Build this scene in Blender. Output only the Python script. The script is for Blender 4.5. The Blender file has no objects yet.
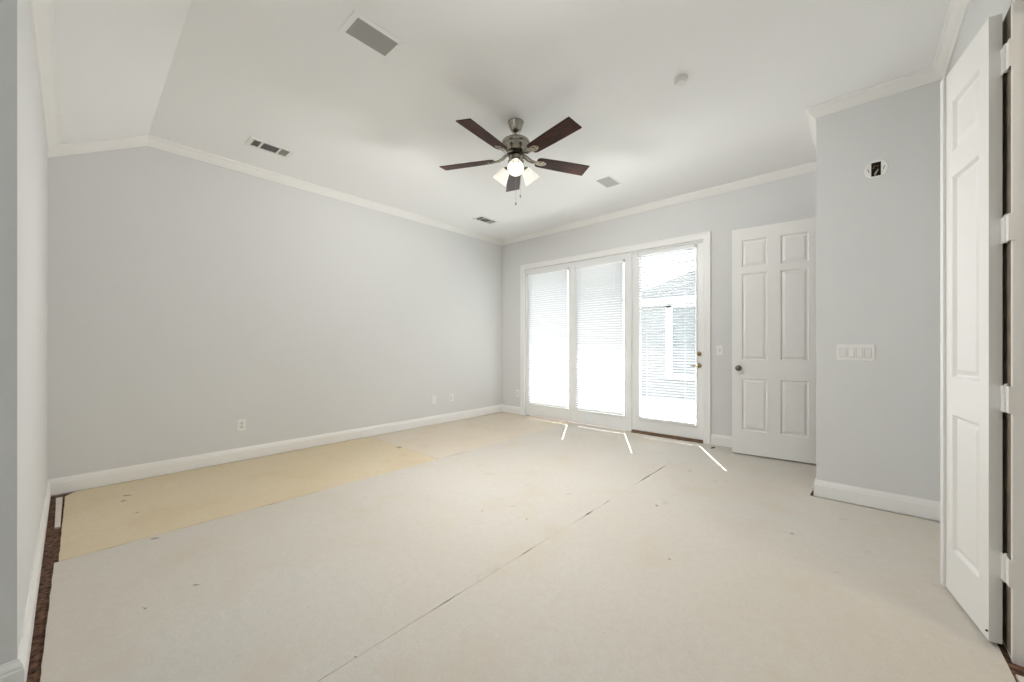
import bpy, bmesh, math, random
from mathutils import Vector, Matrix
random.seed(7)
scene = bpy.context.scene
COL = scene.collection

# ------------------------------------------------------------------ camera
cam_d = bpy.data.cameras.new('camera')
cam_d.sensor_width = 36.0
cam_d.lens = 387.29 / 1024 * 36.0
cam_d.shift_y = 4.41 / 1024
cam_d.clip_start = 0.02
cam = bpy.data.objects.new('camera', cam_d)
COL.objects.link(cam)
cam.location = (4.694, -4.975, 1.17)
cam.rotation_euler = (math.pi / 2, 0, 0.73081)
scene.camera = cam

# ------------------------------------------------------------------ view, sky, sun, daylight
scene.view_settings.view_transform = 'Standard'
scene.view_settings.look = 'None'
scene.view_settings.gamma = 1
scene.view_settings.use_curve_mapping = False
scene.view_settings.exposure = 1.06
scene.cycles.max_bounces = 14
scene.cycles.diffuse_bounces = 10
scene.cycles.transparent_max_bounces = 16
scene.cycles.sample_clamp_indirect = 6
scene.cycles.use_denoising = True

world = bpy.data.worlds.new('sky')
scene.world = world
world.use_nodes = True
wn, wl = world.node_tree.nodes, world.node_tree.links
wn.clear()
w_out = wn.new('ShaderNodeOutputWorld'); w_bg = wn.new('ShaderNodeBackground')
w_tc = wn.new('ShaderNodeTexCoord'); w_sep = wn.new('ShaderNodeSeparateXYZ'); w_cr = wn.new('ShaderNodeValToRGB')
w_cr.color_ramp.elements[0].position = 0.0; w_cr.color_ramp.elements[0].color = (0.90, 0.95, 1.0, 1)
w_cr.color_ramp.elements[1].position = 0.9; w_cr.color_ramp.elements[1].color = (0.72, 0.85, 1.0, 1)
wl.new(w_tc.outputs['Generated'], w_sep.inputs[0]); wl.new(w_sep.outputs['Z'], w_cr.inputs[0])
wl.new(w_cr.outputs[0], w_bg.inputs['Color']); wl.new(w_bg.outputs[0], w_out.inputs[0])
w_bg.inputs['Strength'].default_value = 2.0

sun_d = bpy.data.lights.new('sun', 'SUN'); sun_d.energy = 9.0; sun_d.angle = math.radians(0.53)
sun_d.color = (1.0, 0.97, 0.93)
sun = bpy.data.objects.new('sun', sun_d); COL.objects.link(sun)
sun.rotation_euler = Vector((0.5, -0.866, -0.996)).to_track_quat('-Z', 'Y').to_euler()

def area(name, loc, direction, sx, sy, energy, color=(1, 1, 1)):
    d = bpy.data.lights.new(name, 'AREA'); d.shape = 'RECTANGLE'; d.size = sx; d.size_y = sy
    d.energy = energy; d.color = color
    o = bpy.data.objects.new(name, d); COL.objects.link(o); o.location = loc
    o.rotation_euler = Vector(direction).to_track_quat('-Z', 'Y').to_euler()
    return o
# unseen fill light, added so the closed hall isn't dark
area('hall_fill', (6.0, -3.1, 2.66), (0, 0, -1), 0.4, 0.4, 6, (1.0, 0.86, 0.70))

# ------------------------------------------------------------------ materials
MATS = {}
def nodes_of(name):
    m = bpy.data.materials.new(name); m.use_nodes = True
    n, l = m.node_tree.nodes, m.node_tree.links
    return m, n, l, n['Principled BSDF']

def mat(name, col, rough=0.5, metal=0.0, bump=0.0, bscale=60, var=0.0, vscale=3.0, spec=0.5):
    if name in MATS: return MATS[name]
    m, n, l, b = nodes_of(name)
    b.inputs['Base Color'].default_value = (*col, 1); b.inputs['Roughness'].default_value = rough
    b.inputs['Metallic'].default_value = metal; b.inputs['Specular IOR Level'].default_value = spec
    tc = n.new('ShaderNodeTexCoord')
    if var:
        t = n.new('ShaderNodeTexNoise'); t.inputs['Scale'].default_value = vscale; t.inputs['Detail'].default_value = 4
        r = n.new('ShaderNodeValToRGB')
        r.color_ramp.elements[0].position = 0.3; r.color_ramp.elements[1].position = 0.7
        r.color_ramp.elements[0].color = (*[c * (1 - var) for c in col], 1)
        r.color_ramp.elements[1].color = (*[min(1, c * (1 + var)) for c in col], 1)
        l.new(tc.outputs['Object'], t.inputs['Vector']); l.new(t.outputs['Fac'], r.inputs[0]); l.new(r.outputs[0], b.inputs['Base Color'])
    if bump:
        t = n.new('ShaderNodeTexNoise'); t.inputs['Scale'].default_value = bscale; t.inputs['Detail'].default_value = 3
        bp = n.new('ShaderNodeBump'); bp.inputs['Strength'].default_value = bump; bp.inputs['Distance'].default_value = 0.002
        l.new(tc.outputs['Object'], t.inputs['Vector']); l.new(t.outputs['Fac'], bp.inputs['Height']); l.new(bp.outputs[0], b.inputs['Normal'])
    MATS[name] = m
    return m

WALL = mat('wall_paint', (0.69, 0.692, 0.686), 0.75, bump=0.15, bscale=120, spec=0.25)
CEIL = mat('ceiling_paint', (0.885, 0.89, 0.893), 0.85, bump=0.12, bscale=120, spec=0.2)
TRIM = mat('trim_paint', (0.83, 0.825, 0.81), 0.42)
CROWN = mat('crown_paint', (0.83, 0.82, 0.80), 0.5)
DOORP = mat('door_paint', (0.82, 0.81, 0.79), 0.42)
UNITP = mat('glazed_door_paint', (0.82, 0.825, 0.82), 0.4)
PLASTIC = mat('white_plastic', (0.82, 0.81, 0.79), 0.35)
DARK = mat('dark_slot', (0.03, 0.028, 0.025), 0.6)
NICKEL = mat('brushed_nickel', (0.36, 0.33, 0.285), 0.24, 1.0)
BRASS = mat('aged_brass', (0.33, 0.265, 0.15), 0.32, 1.0)
IRON = mat('dark_nickel_knob', (0.22, 0.20, 0.18), 0.3, 1.0)
HINGE = mat('painted_hinge', (0.74, 0.72, 0.68), 0.35)
GRILLE = mat('grey_grille_mesh', (0.36, 0.36, 0.34), 0.7, bump=0.6, bscale=500)
DUCT = mat('duct_dark', (0.10, 0.10, 0.095), 0.8)
SILL = mat('bronze_sill', (0.20, 0.13, 0.07), 0.45, 0.2, var=0.3, vscale=9)
SUBFLOOR = mat('bare_subfloor', (0.115, 0.058, 0.034), 0.9, bump=1.0, bscale=60, var=0.97, vscale=55)
SCRAP = mat('raw_wood_scrap', (0.10, 0.07, 0.045), 0.8, var=0.4, vscale=30)
OFFCUT = mat('pale_board', (0.66, 0.60, 0.53), 0.8, var=0.06, vscale=8)
STUCCO = mat('house_stucco', (0.255, 0.252, 0.25), 0.9, bump=0.3, bscale=40)
ROOFING = mat('roof_shingles', (0.10, 0.10, 0.105), 0.9, bump=0.5, bscale=25, var=0.15, vscale=6)
PATIO = mat('patio_concrete', (0.72, 0.71, 0.69), 0.9, bump=0.3, bscale=30, var=0.06, vscale=4)
HGLASS = mat('house_window_glass', (0.21, 0.217, 0.225), 0.3)

def sheet_mat(name, c0, c1, blot):
    m, n, l, b = nodes_of(name)
    b.inputs['Roughness'].default_value = 0.72; b.inputs['Specular IOR Level'].default_value = 0.25
    tc = n.new('ShaderNodeTexCoord')
    def noise(scale, detail=5, rough=0.55, stretch=None):
        t = n.new('ShaderNodeTexNoise'); t.inputs['Scale'].default_value = scale
        t.inputs['Detail'].default_value = detail; t.inputs['Roughness'].default_value = rough
        if stretch:
            mp = n.new('ShaderNodeMapping'); mp.inputs['Scale'].default_value = stretch
            l.new(tc.outputs['Object'], mp.inputs[0]); l.new(mp.outputs[0], t.inputs['Vector'])
        else: l.new(tc.outputs['Object'], t.inputs['Vector'])
        return t
    def ramp(src, p0, p1, a=(0, 0, 0, 1), z=(1, 1, 1, 1)):
        r = n.new('ShaderNodeValToRGB'); r.color_ramp.elements[0].position = p0; r.color_ramp.elements[1].position = p1
        r.color_ramp.elements[0].color = a; r.color_ramp.elements[1].color = z
        l.new(src, r.inputs[0]); return r.outputs[0]
    def mix(f, a, c, k=1.0):
        x = n.new('ShaderNodeMix'); x.data_type = 'RGBA'
        if k != 1.0:
            mm = n.new('ShaderNodeMath'); mm.operation = 'MULTIPLY'; mm.inputs[1].default_value = k
            l.new(f, mm.inputs[0]); f = mm.outputs[0]
        l.new(f, x.inputs['Factor'])
        if isinstance(a, tuple): x.inputs['A'].default_value = (*a, 1)
        else: l.new(a, x.inputs['A'])
        if isinstance(c, tuple): x.inputs['B'].default_value = (*c, 1)
        else: l.new(c, x.inputs['B'])
        return x.outputs['Result']
    big = ramp(noise(0.9, 4).outputs['Fac'], 0.35, 0.65)
    col = mix(big, c0, c1)
    fine = ramp(noise(90, 3, 0.7).outputs['Fac'], 0.3, 0.7)
    col = mix(fine, col, tuple(v * 0.80 for v in c0), 0.5)
    mid = ramp(noise(22, 5, 0.7).outputs['Fac'], 0.35, 0.68)
    col = mix(mid, col, tuple(v * 0.84 for v in c0), 0.4)
    stain = ramp(noise(2.3, 6, 0.65).outputs['Fac'], 0.52, 0.72)
    col = mix(stain, col, blot, 0.8)
    scuff = ramp(noise(6.0, 4, 0.6, (1, 0.35, 1)).outputs['Fac'], 0.67, 0.74)
    col = mix(scuff, col, tuple(v * 0.7 for v in blot), 0.3)
    speck = ramp(noise(17, 2, 0.5).outputs['Fac'], 0.775, 0.785)
    col = mix(speck, col, (0.12, 0.09, 0.07), 0.8)
    l.new(col, b.inputs['Base Color'])
    bp = n.new('ShaderNodeBump'); bp.inputs['Strength'].default_value = 0.25; bp.inputs['Distance'].default_value = 0.002
    l.new(noise(140, 3).outputs['Fac'], bp.inputs['Height']); l.new(bp.outputs[0], b.inputs['Normal'])
    return m
CREAM = sheet_mat('cream_underlayment', (0.64, 0.595, 0.525), (0.66, 0.63, 0.58), (0.585, 0.515, 0.42))
YELLOW = sheet_mat('yellow_underlayment', (0.70, 0.59, 0.41), (0.725, 0.63, 0.465), (0.62, 0.50, 0.325))
TAN = sheet_mat('tan_underlayment', (0.70, 0.615, 0.495), (0.71, 0.645, 0.55), (0.62, 0.52, 0.39))

def wood_mat():
    m, n, l, b = nodes_of('dark_mahogany_blade')
    b.inputs['Roughness'].default_value = 0.42; b.inputs['Specular IOR Level'].default_value = 0.15
    tc = n.new('ShaderNodeTexCoord')
    mp = n.new('ShaderNodeMapping'); mp.inputs['Scale'].default_value = (2, 26, 26)
    t = n.new('ShaderNodeTexNoise'); t.inputs['Scale'].default_value = 3; t.inputs['Detail'].default_value = 6
    r = n.new('ShaderNodeValToRGB')
    r.color_ramp.elements[0].position = 0.35; r.color_ramp.elements[0].color = (0.016, 0.005, 0.004, 1)
    r.color_ramp.elements[1].position = 0.7; r.color_ramp.elements[1].color = (0.075, 0.022, 0.013, 1)
    l.new(tc.outputs['UV'], mp.inputs[0]); l.new(mp.outputs[0], t.inputs['Vector'])
    l.new(t.outputs['Fac'], r.inputs[0]); l.new(r.outputs[0], b.inputs['Base Color'])
    return m
WOOD = wood_mat()

def glass_mat(name, tint, gloss=0.06):
    m = bpy.data.materials.new(name); m.use_nodes = True
    n, l = m.node_tree.nodes, m.node_tree.links; n.clear()
    o = n.new('ShaderNodeOutputMaterial'); t = n.new('ShaderNodeBsdfTransparent'); g = n.new('ShaderNodeBsdfGlossy')
    x = n.new('ShaderNodeMixShader'); t.inputs[0].default_value = (*tint, 1); g.inputs['Roughness'].default_value = 0.02
    x.inputs[0].default_value = gloss
    l.new(t.outputs[0], x.inputs[1]); l.new(g.outputs[0], x.inputs[2]); l.new(x.outputs[0], o.inputs[0])
    return m
GLASS = glass_mat('window_glass', (0.95, 0.97, 0.96))

def slat_mat():
    m = bpy.data.materials.new('white_blind_slat'); m.use_nodes = True
    n, l = m.node_tree.nodes, m.node_tree.links; n.clear()
    o = n.new('ShaderNodeOutputMaterial'); d = n.new('ShaderNodeBsdfDiffuse'); t = n.new('ShaderNodeBsdfTranslucent')
    x = n.new('ShaderNodeMixShader'); x.inputs[0].default_value = 0.30
    d.inputs[0].default_value = (0.80, 0.80, 0.805, 1); t.inputs[0].default_value = (0.80, 0.805, 0.81, 1)
    l.new(d.outputs[0], x.inputs[1]); l.new(t.outputs[0], x.inputs[2]); l.new(x.outputs[0], o.inputs[0])
    return m
SLAT = slat_mat()

def lamp_mat(name, col, strength):
    m = bpy.data.materials.new(name); m.use_nodes = True
    b = m.node_tree.nodes['Principled BSDF']
    b.inputs['Base Color'].default_value = (0.9, 0.88, 0.82, 1); b.inputs['Roughness'].default_value = 0.4
    b.inputs['Emission Color'].default_value = (*col, 1); b.inputs['Emission Strength'].default_value = strength
    return m
SHADE = lamp_mat('lit_frosted_shade', (1.0, 0.96, 0.86), 0.28)
BULB = lamp_mat('lit_bulb', (1.0, 0.97, 0.90), 0.8)

# ------------------------------------------------------------------ helpers
def obj(name, bm, m, parent=None, smooth=False, recalc=True):
    if recalc: bmesh.ops.recalc_face_normals(bm, faces=bm.faces[:])
    me = bpy.data.meshes.new(name); bm.to_mesh(me); bm.free()
    for x in (m if isinstance(m, (list, tuple)) else [m]): me.materials.append(x)
    if smooth:
        for p in me.polygons: p.use_smooth = True
        me.set_sharp_from_angle(angle=math.radians(38))
    o = bpy.data.objects.new(name, me); COL.objects.link(o)
    if parent: o.parent = parent
    return o

def struct(name, bm, m, label=None, cat=None, smooth=False):
    o = obj(name, bm, m, smooth=smooth); o['kind'] = 'structure'
    if label: o['label'] = label
    if cat: o['category'] = cat
    return o

def thing(name, label, cat, loc=(0, 0, 0), group=None, rot=None):
    o = bpy.data.objects.new(name, None); COL.objects.link(o); o.location = loc; o.empty_display_size = 0.05
    o['label'] = label; o['category'] = cat
    if group: o['group'] = group
    if rot: o.rotation_euler = rot
    return o

def tag(o, label, cat, group=None):
    o['label'] = label; o['category'] = cat
    if group: o['group'] = group
    return o

def box(bm, x0, x1, y0, y1, z0, z1, bev=0.0, M=None):
    vs = [bm.verts.new((x, y, z)) for x in (x0, x1) for y in (y0, y1) for z in (z0, z1)]
    fs = [bm.faces.new([vs[i] for i in q]) for q in ((0, 1, 3, 2), (4, 6, 7, 5), (0, 4, 5, 1), (2, 3, 7, 6), (0, 2, 6, 4), (1, 5, 7, 3))]
    if bev:
        es = list({e for f in fs for e in f.edges})
        r = bmesh.ops.bevel(bm, geom=es, offset=bev, segments=2, affect='EDGES', profile=0.7)
        vs = list({v for f in r['faces'] for v in f.verts} | {v for v in vs if v.is_valid})
    if M is not None:
        for v in vs: v.co = M @ v.co
    return vs

def lathe(bm, prof, seg=32, M=None, cap=True):
    rings = []
    for r, z in prof:
        rings.append([bm.verts.new((r * math.cos(2 * math.pi * i / seg), r * math.sin(2 * math.pi * i / seg), z)) for i in range(seg)])
    for a, b in zip(rings, rings[1:]):
        for i in range(seg):
            bm.faces.new((a[i], a[(i + 1) % seg], b[(i + 1) % seg], b[i]))
    if cap:
        bm.faces.new(rings[0]); bm.faces.new(rings[-1])
    vs = [v for r in rings for v in r]
    if M is not None:
        for v in vs: v.co = M @ v.co
    return vs

def tube(bm, pts, rad, seg=10, cap=True):
    pts = [Vector(p) for p in pts]; rings = []
    rads = rad if isinstance(rad, (list, tuple)) else [rad] * len(pts)
    for i, p in enumerate(pts):
        d = (pts[min(i + 1, len(pts) - 1)] - pts[max(i - 1, 0)]).normalized()
        up = Vector((0, 0, 1)) if abs(d.z) < 0.9 else Vector((1, 0, 0))
        a = d.cross(up).normalized(); b = a.cross(d)
        rings.append([bm.verts.new(p + rads[i] * (math.cos(2 * math.pi * k / seg) * a + math.sin(2 * math.pi * k / seg) * b)) for k in range(seg)])
    for a, b in zip(rings, rings[1:]):
        for i in range(seg): bm.faces.new((a[i], a[(i + 1) % seg], b[(i + 1) % seg], b[i]))
    if cap: bm.faces.new(rings[0]); bm.faces.new(rings[-1])

def prism(bm, poly, fn, lo, hi):
    a = [bm.verts.new(fn(u, v, lo)) for u, v in poly]; b = [bm.verts.new(fn(u, v, hi)) for u, v in poly]
    bm.faces.new(a); bm.faces.new(b)
    n = len(poly)
    for i in range(n): bm.faces.new((a[i], a[(i + 1) % n], b[(i + 1) % n], b[i]))

def sweep(bm, pts, prof, fn, only=None, ends=(0, 0)):
    """mitred moulding; prof = (distance to the right of travel, second coordinate), fn(x, y, b) -> point"""
    P = [Vector(p) for p in pts]
    D = [(b - a).normalized() for a, b in zip(P, P[1:])]
    N = [Vector((d.y, -d.x)) for d in D]
    def ring(i):
        if i == 0: m = N[0]
        elif i == len(P) - 1: m = N[-1]
        else: m = (N[i - 1] + N[i]) / (1 + N[i - 1].dot(N[i]))
        return [bm.verts.new(fn(*(P[i] + m * a), b)) for a, b in prof]
    for s in (range(len(D)) if only is None else only):
        r0, r1 = ring(s), ring(s + 1)
        n = len(prof)
        for k in range(n): bm.faces.new((r0[k], r0[(k + 1) % n], r1[(k + 1) % n], r1[k]))
        bm.faces.new(r0); bm.faces.new(r1)

def wall_holes(bm, p0, p1, z0, z1, t, holes, ztop=None):
    """wall from p0 to p1 (room on the right of travel), thickness t away from the room, rectangular holes (u0,u1,z0,z1)"""
    p0, p1 = Vector(p0), Vector(p1); d = (p1 - p0); Lw = d.length; d.normalize(); nrm = Vector((-d.y, d.x))
    us = sorted({0, Lw, *[h[0] for h in holes], *[h[1] for h in holes]})
    zs = sorted({z0, z1, *[h[2] for h in holes], *[h[3] for h in holes]})
    cache = {}
    def V(i, j, k):
        if (i, j, k) not in cache:
            q = p0 + d * us[i] + nrm * (t * k); cache[i, j, k] = bm.verts.new((q.x, q.y, zs[j]))
        return cache[i, j, k]
    nu, nz = len(us) - 1, len(zs) - 1
    def solid(i, j):
        if not (0 <= i < nu and 0 <= j < nz): return False
        u, z = (us[i] + us[i + 1]) / 2, (zs[j] + zs[j + 1]) / 2
        return not any(h[0] < u < h[1] and h[2] < z < h[3] for h in holes)
    for i in range(nu):
        for j in range(nz):
            if not solid(i, j): continue
            for k in (0, 1): bm.faces.new((V(i, j, k), V(i + 1, j, k), V(i + 1, j + 1, k), V(i, j + 1, k)))
            if not solid(i - 1, j): bm.faces.new((V(i, j, 0), V(i, j + 1, 0), V(i, j + 1, 1), V(i, j, 1)))
            if not solid(i + 1, j): bm.faces.new((V(i + 1, j, 0), V(i + 1, j + 1, 0), V(i + 1, j + 1, 1), V(i + 1, j, 1)))
            if not solid(i, j - 1): bm.faces.new((V(i, j, 0), V(i + 1, j, 0), V(i + 1, j, 1), V(i, j, 1)))
            if not solid(i, j + 1): bm.faces.new((V(i, j + 1, 0), V(i + 1, j + 1, 0), V(i + 1, j + 1, 1), V(i, j + 1, 1)))

# ------------------------------------------------------------------ key dimensions (metres)
HC, LOW = 3.01, 2.703            # flat ceiling, ceiling at the near wall
YC, YW, YJ = -4.578, -5.142, -5.114          # where the slope starts, near wall
XJ = 2.61                        # outside corner of the near wall
XB, YB = 4.446, -1.153          # closet corner
XR = 5.12                        # right wall
YE = -7.5                        # end of the alcove
FB = -0.012                      # bare subfloor level
xy = lambda x, y, b: (x, y, b)

# ------------------------------------------------------------------ floor
bm = bmesh.new()
box(bm, -0.15, 6.6, -7.65, 0.15, FB - 0.1, FB)
for f in bm.faces: f.material_index = 0
def sheet(poly, mi):
    n0 = len(bm.faces); prism(bm, poly, xy, FB + 0.0005, 0.0); bm.faces.ensure_lookup_table()
    for f in bm.faces[n0:]: f.material_index = mi
def seam(x, y0, y1, wfun, n=60):
    return [(x + wfun(y0 + (y1 - y0) * i / n) , y0 + (y1 - y0) * i / n) for i in range(n + 1)]
rj = random.Random(3)
jit = [rj.uniform(0.5, 1.4) for _ in range(200)]
def w_cd(y):          # open, chipped seam between the two cream sheets
    w = 0.0016 * jit[int(-y * 13) % 200]
    for c, h, a in ((-1.33, 0.16, 0.009), (-1.62, 0.14, 0.014), (-2.35, 0.05, 0.006), (-2.62, 0.07, 0.013), (-3.28, 0.08, 0.010), (-3.85, 0.10, 0.006)):
        if abs(y - c) < h: w += a * (1 - abs(y - c) / h) * jit[int(-y * 40) % 200]
    if y > -1.17: w = 0.0002
    if -2.5 < y < -1.9 and abs(y + 2.35) > 0.05: w = 0.0007
    return w
def w_ac(y):
    w = 0.0045 * jit[int(-y * 9 + 50) % 200] if y < -3.7 else 0.0010
    for c, h, a in ((-2.28, 0.20, 0.010), (-4.02, 0.05, 0.010)):
        if abs(y - c) < h: w += a * (1 - abs(y - c) / h) * jit[int(-y * 40 + 20) % 200]
    if y > -1.95: w = 0.0002
    return w
def w_edge(a, k): return lambda y: a * jit[int(abs(y) * 11 + k) % 200]
XA, XC = 1.468, 3.290
bot = lambda x0, x1, y, k, n=40: [(x0 + (x1 - x0) * i / n, y + 0.003 * (jit[(i * 3 + k) % 200] - 0.95)) for i in range(n + 1)]
# yellow sheet in the near left corner, tan sheet beyond it
sheet(bot(0.118, XA - 0.001, -5.052, 5) + seam(XA, -5.045, -2.512, lambda y: -w_ac(y) / 2, 80) + [(0.021, -2.506), (0.019, -5.0)], 2)
sheet([(0.021, -2.502), (XA - 0.001, -2.508)] + seam(XA, -2.50, -0.012, lambda y: -w_ac(y) / 2, 80) + [(0.021, -0.018)], 3)
sheet(bot(XA + 0.001, XC - 0.002, -5.068, 60) + seam(XA + (XC - XA), -5.06, 0.02, lambda y: -w_cd(y) / 2, 160) + list(reversed(seam(XA, -5.06, 0.02, lambda y: w_ac(y) / 2, 160))), 1)
pD = seam(XC, -5.06, 0.02, lambda y: w_cd(y) / 2, 160)
sheet([(5.104, -7.45), (5.101, -2.82), (5.097, -2.59), (5.100, -1.19), (5.07, -1.178), (4.42, -1.177), (4.404, -1.168), (4.424, -0.84), (4.424, 0.0)] +
      list(reversed(pD)) + list(reversed(bot(2.68, XC - 0.004, -5.066, 90))) + [(2.67, -7.45)], 1)
sheet([(5.118, -3.5), (6.5, -3.5), (6.5, -2.7), (5.109, -2.752)], 1)
sheet([(5.118, -7.4), (6.5, -7.4), (6.5, -3.51), (5.118, -3.51)], 1)
# worn marks and scuffs on the sheets
rm = random.Random(11)
for mx, my, a, b, ang, kd in [(0.444, -4.73, 0.039, 0.0284, 0.73, 1), (0.574, -4.757, 0.0188, 0.0398, 0.73, 1), (0.931, -4.706, 0.014, 0.0226, 0.73, 1), (1.512, -4.676, 0.0273, 0.0248, 0.73, 1), (2.282, -4.597, 0.0171, 0.0153, 0.73, 1), (2.709, -3.079, 0.0088, 0.0166, 0.73, 1), (3.025, -2.965, 0.0084, 0.0188, 0.73, 1), (3.595, -2.164, 0.0182, 0.0283, 0.73, 1), (3.916, -2.816, 0.0082, 0.0108, 0.73, 1), (2.199, -2.479, 0.0728, 0.0343, 0.73, 0), (2.619, -2.46, 0.0294, 0.0293, 0.73, 0), (2.992, -2.405, 0.0394, 0.0311, 0.73, 0), (3.52, -1.182, 0.0186, 0.0237, 0.73, 1), (3.286, -4.284, 0.0075, 0.0076, 0.73, 1), (4.383, -2.019, 0.0124, 0.0198, 0.73, 1), (4.347, -2.024, 0.0188, 0.0159, 0.73, 0), (3.924, -2.823, 0.0082, 0.0107, 0.73, 1), (2.816, -2.869, 0.0437, 0.0264, 0.73, 0), (0.767, -2.535, 0.0401, 0.0566, 0.73, 1), (1.931, -2.363, 0.044, 0.0318, 0.73, 0), (3.838, -1.254, 0.0173, 0.0282, 0.73, 0), (4.605, -2.37, 0.0207, 0.0173, 0.73, 0), (4.613, -1.542, 0.0337, 0.0297, 0.73, 0), (4.966, -2.191, 0.0122, 0.0234, 0.73, 0), (5.045, -2.044, 0.0151, 0.019, 0.73, 0)]:
    c, s_ = math.cos(ang), math.sin(ang); poly = []
    for i in range(12):
        t = 2 * math.pi * i / 12; q = rm.uniform(0.55, 1.15)
        u, v = a * q * math.cos(t), b * 0.65 * q * math.sin(t)
        poly.append(bm.verts.new((mx + u * c - v * s_, my + u * s_ + v * c, 0.0003)))
    f = bm.faces.new(poly); f.material_index = 4 + kd
struct('floor', bm, [SUBFLOOR, CREAM, YELLOW, TAN, mat('faint_scuff', (0.55, 0.495, 0.42), 0.8), mat('dark_scuff', (0.36, 0.305, 0.235), 0.8)])

# ------------------------------------------------------------------ walls and ceiling
bm = bmesh.new()
prism(bm, [(YW - 0.14, FB), (0.0, FB), (0.0, HC + 0.03), (YC, HC + 0.03), (YW - 0.14, LOW + 0.02)], lambda u, v, b: (b, u, v), -0.15, 0.0)
struct('wall_left', bm, WALL)
bm = bmesh.new()
wall_holes(bm, (-0.15, 0), (XR + 0.15, 0), FB, HC + 0.03, 0.14, [(0.15 + 0.523, 0.15 + 3.308, FB, 2.436)])
struct('wall_back', bm, WALL)
bm = bmesh.new()
prism(bm, [(0, YW), (XJ, YJ), (XJ, YE), (XJ - 0.14, YE), (XJ - 0.14, YW - 0.14), (0, YW - 0.14)], xy, FB, LOW + 0.02)
struct('wall_near', bm, WALL)
bm = bmesh.new()
JB = (4.7845, 2.437)
wall_holes(bm, (XB + 0.1, YB), (XR, YB), FB, HC + 0.03, 0.1, [(JB[0] - 0.026 - XB - 0.1, JB[0] + 0.026 - XB - 0.1, JB[1] - 0.05, JB[1] + 0.05)])
struct('wall_closet', bm, WALL)
bm = bmesh.new()
wall_holes(bm, (XB, 0), (XB, YB), FB, HC + 0.03, 0.1, [(0.19, 0.96, FB, 2.43)])
struct('wall_closet_side', bm, WALL)
bm = bmesh.new()
wall_holes(bm, (XR, 0.0), (XR, YE - 0.14), FB, HC + 0.03, 0.14, [(2.64, 3.56, FB, 2.462)])
struct('wall_right', bm, WALL)
bm = bmesh.new()
wall_holes(bm, (XR, YE), (XJ - 0.14, YE), FB, LOW + 0.02, 0.14, [(XR - 4.55, XR - 3.25, 1.0, 2.25)])  # opening for the added fill window
struct('wall_alcove', bm, WALL)
bm = bmesh.new()
for args in (((5.26, -2.0), (6.5, -2.0)), ((6.5, -2.0), (6.5, -4.4)), ((6.5, -4.4), (5.26, -4.4))):
    wall_holes(bm, *args, FB, 2.72, 0.1, [])
struct('wall_hall', bm, WALL)
bm = bmesh.new()
prism(bm, [(0.14, HC), (YC, HC), (YW, LOW), (YE - 0.14, LOW), (YE - 0.14, LOW + 0.15), (YW - 0.02, LOW + 0.15), (YC, HC + 0.15), (0.14, HC + 0.15)],
      lambda u, v, b: (b, u, v), -0.15, 5.26)
box(bm, 5.262, 6.62, -4.52, -1.88, 2.70, 2.80)
struct('ceiling', bm, CEIL)

# crown moulding, one run per wall
ck = [(0, -0.074), (0.010, -0.074), (0.014, -0.064), (0.022, -0.058), (0.033, -0.044), (0.046, -0.026), (0.054, -0.016), (0.062, -0.013), (0.064, 0.0), (0.0, 0.0)]
CP = [(0, YC), (0, 0), (XB, 0), (XB, YB), (XR, YB), (XR, YC)]
for i in range(5):
    bm = bmesh.new(); sweep(bm, CP, ck, lambda x, y, b: (x, y, HC + b), only=[i]); struct('trim_%d' % (i + 1), bm, CROWN, smooth=True)
k = (HC - LOW) / (YC - YW)
for j, x0 in enumerate((0, XR)):
    bm = bmesh.new(); n = len(ck); sgn = 1 if j == 0 else -1
    r0 = [bm.verts.new((x0 + sgn * a, YC, HC + b)) for a, b in ck]; r1 = [bm.verts.new((x0 + sgn * a, YW, LOW + b)) for a, b in ck]
    for q in range(n): bm.faces.new((r0[q], r0[(q + 1) % n], r1[(q + 1) % n], r1[q]))
    bm.faces.new(r0); bm.faces.new(r1)
    struct('trim_%d' % (6 + j), bm, CROWN, smooth=True)
bm = bmesh.new()
sweep(bm, [(XJ, YJ), (0, YW)], [(a, b + a * k) for a, b in ck], lambda x, y, b: (x, y, LOW + b)); struct('trim_8', bm, CROWN, smooth=True)

# baseboards
bk = [(0, 0.002), (0.016, 0.002), (0.016, 0.092), (0.013, 0.098), (0.013, 0.106), (0.010, 0.114), (0.006, 0.122), (0.005, 0.128), (0, 0.128)]
def baseboard(name, pts, only=None):
    bm = bmesh.new(); sweep(bm, pts, bk, xy, only=only); struct(name, bm, TRIM)
LEFT = [(XJ, YE), (XJ, YJ), (0, YW), (0, 0), (0.436, 0)]
baseboard('baseboard_alcove', LEFT, [0]); baseboard('baseboard_near', LEFT, [1])
baseboard('baseboard_left', LEFT, [2]); baseboard('baseboard_back', LEFT, [3])
RIGHT = [(3.393, 0), (XB, 0), (XB, -0.10)]
baseboard('baseboard_back.001', RIGHT, [0]); baseboard('baseboard_closet_side', RIGHT, [1])
CL = [(XB, -1.05), (XB, YB), (XR, YB), (XR, -2.49)]
baseboard('baseboard_closet_side.001', CL, [0]); baseboard('baseboard_closet', CL, [1]); baseboard('baseboard_right', CL, [2])
baseboard('baseboard_right.001', [(XR, -3.71), (XR, YE)])

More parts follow.
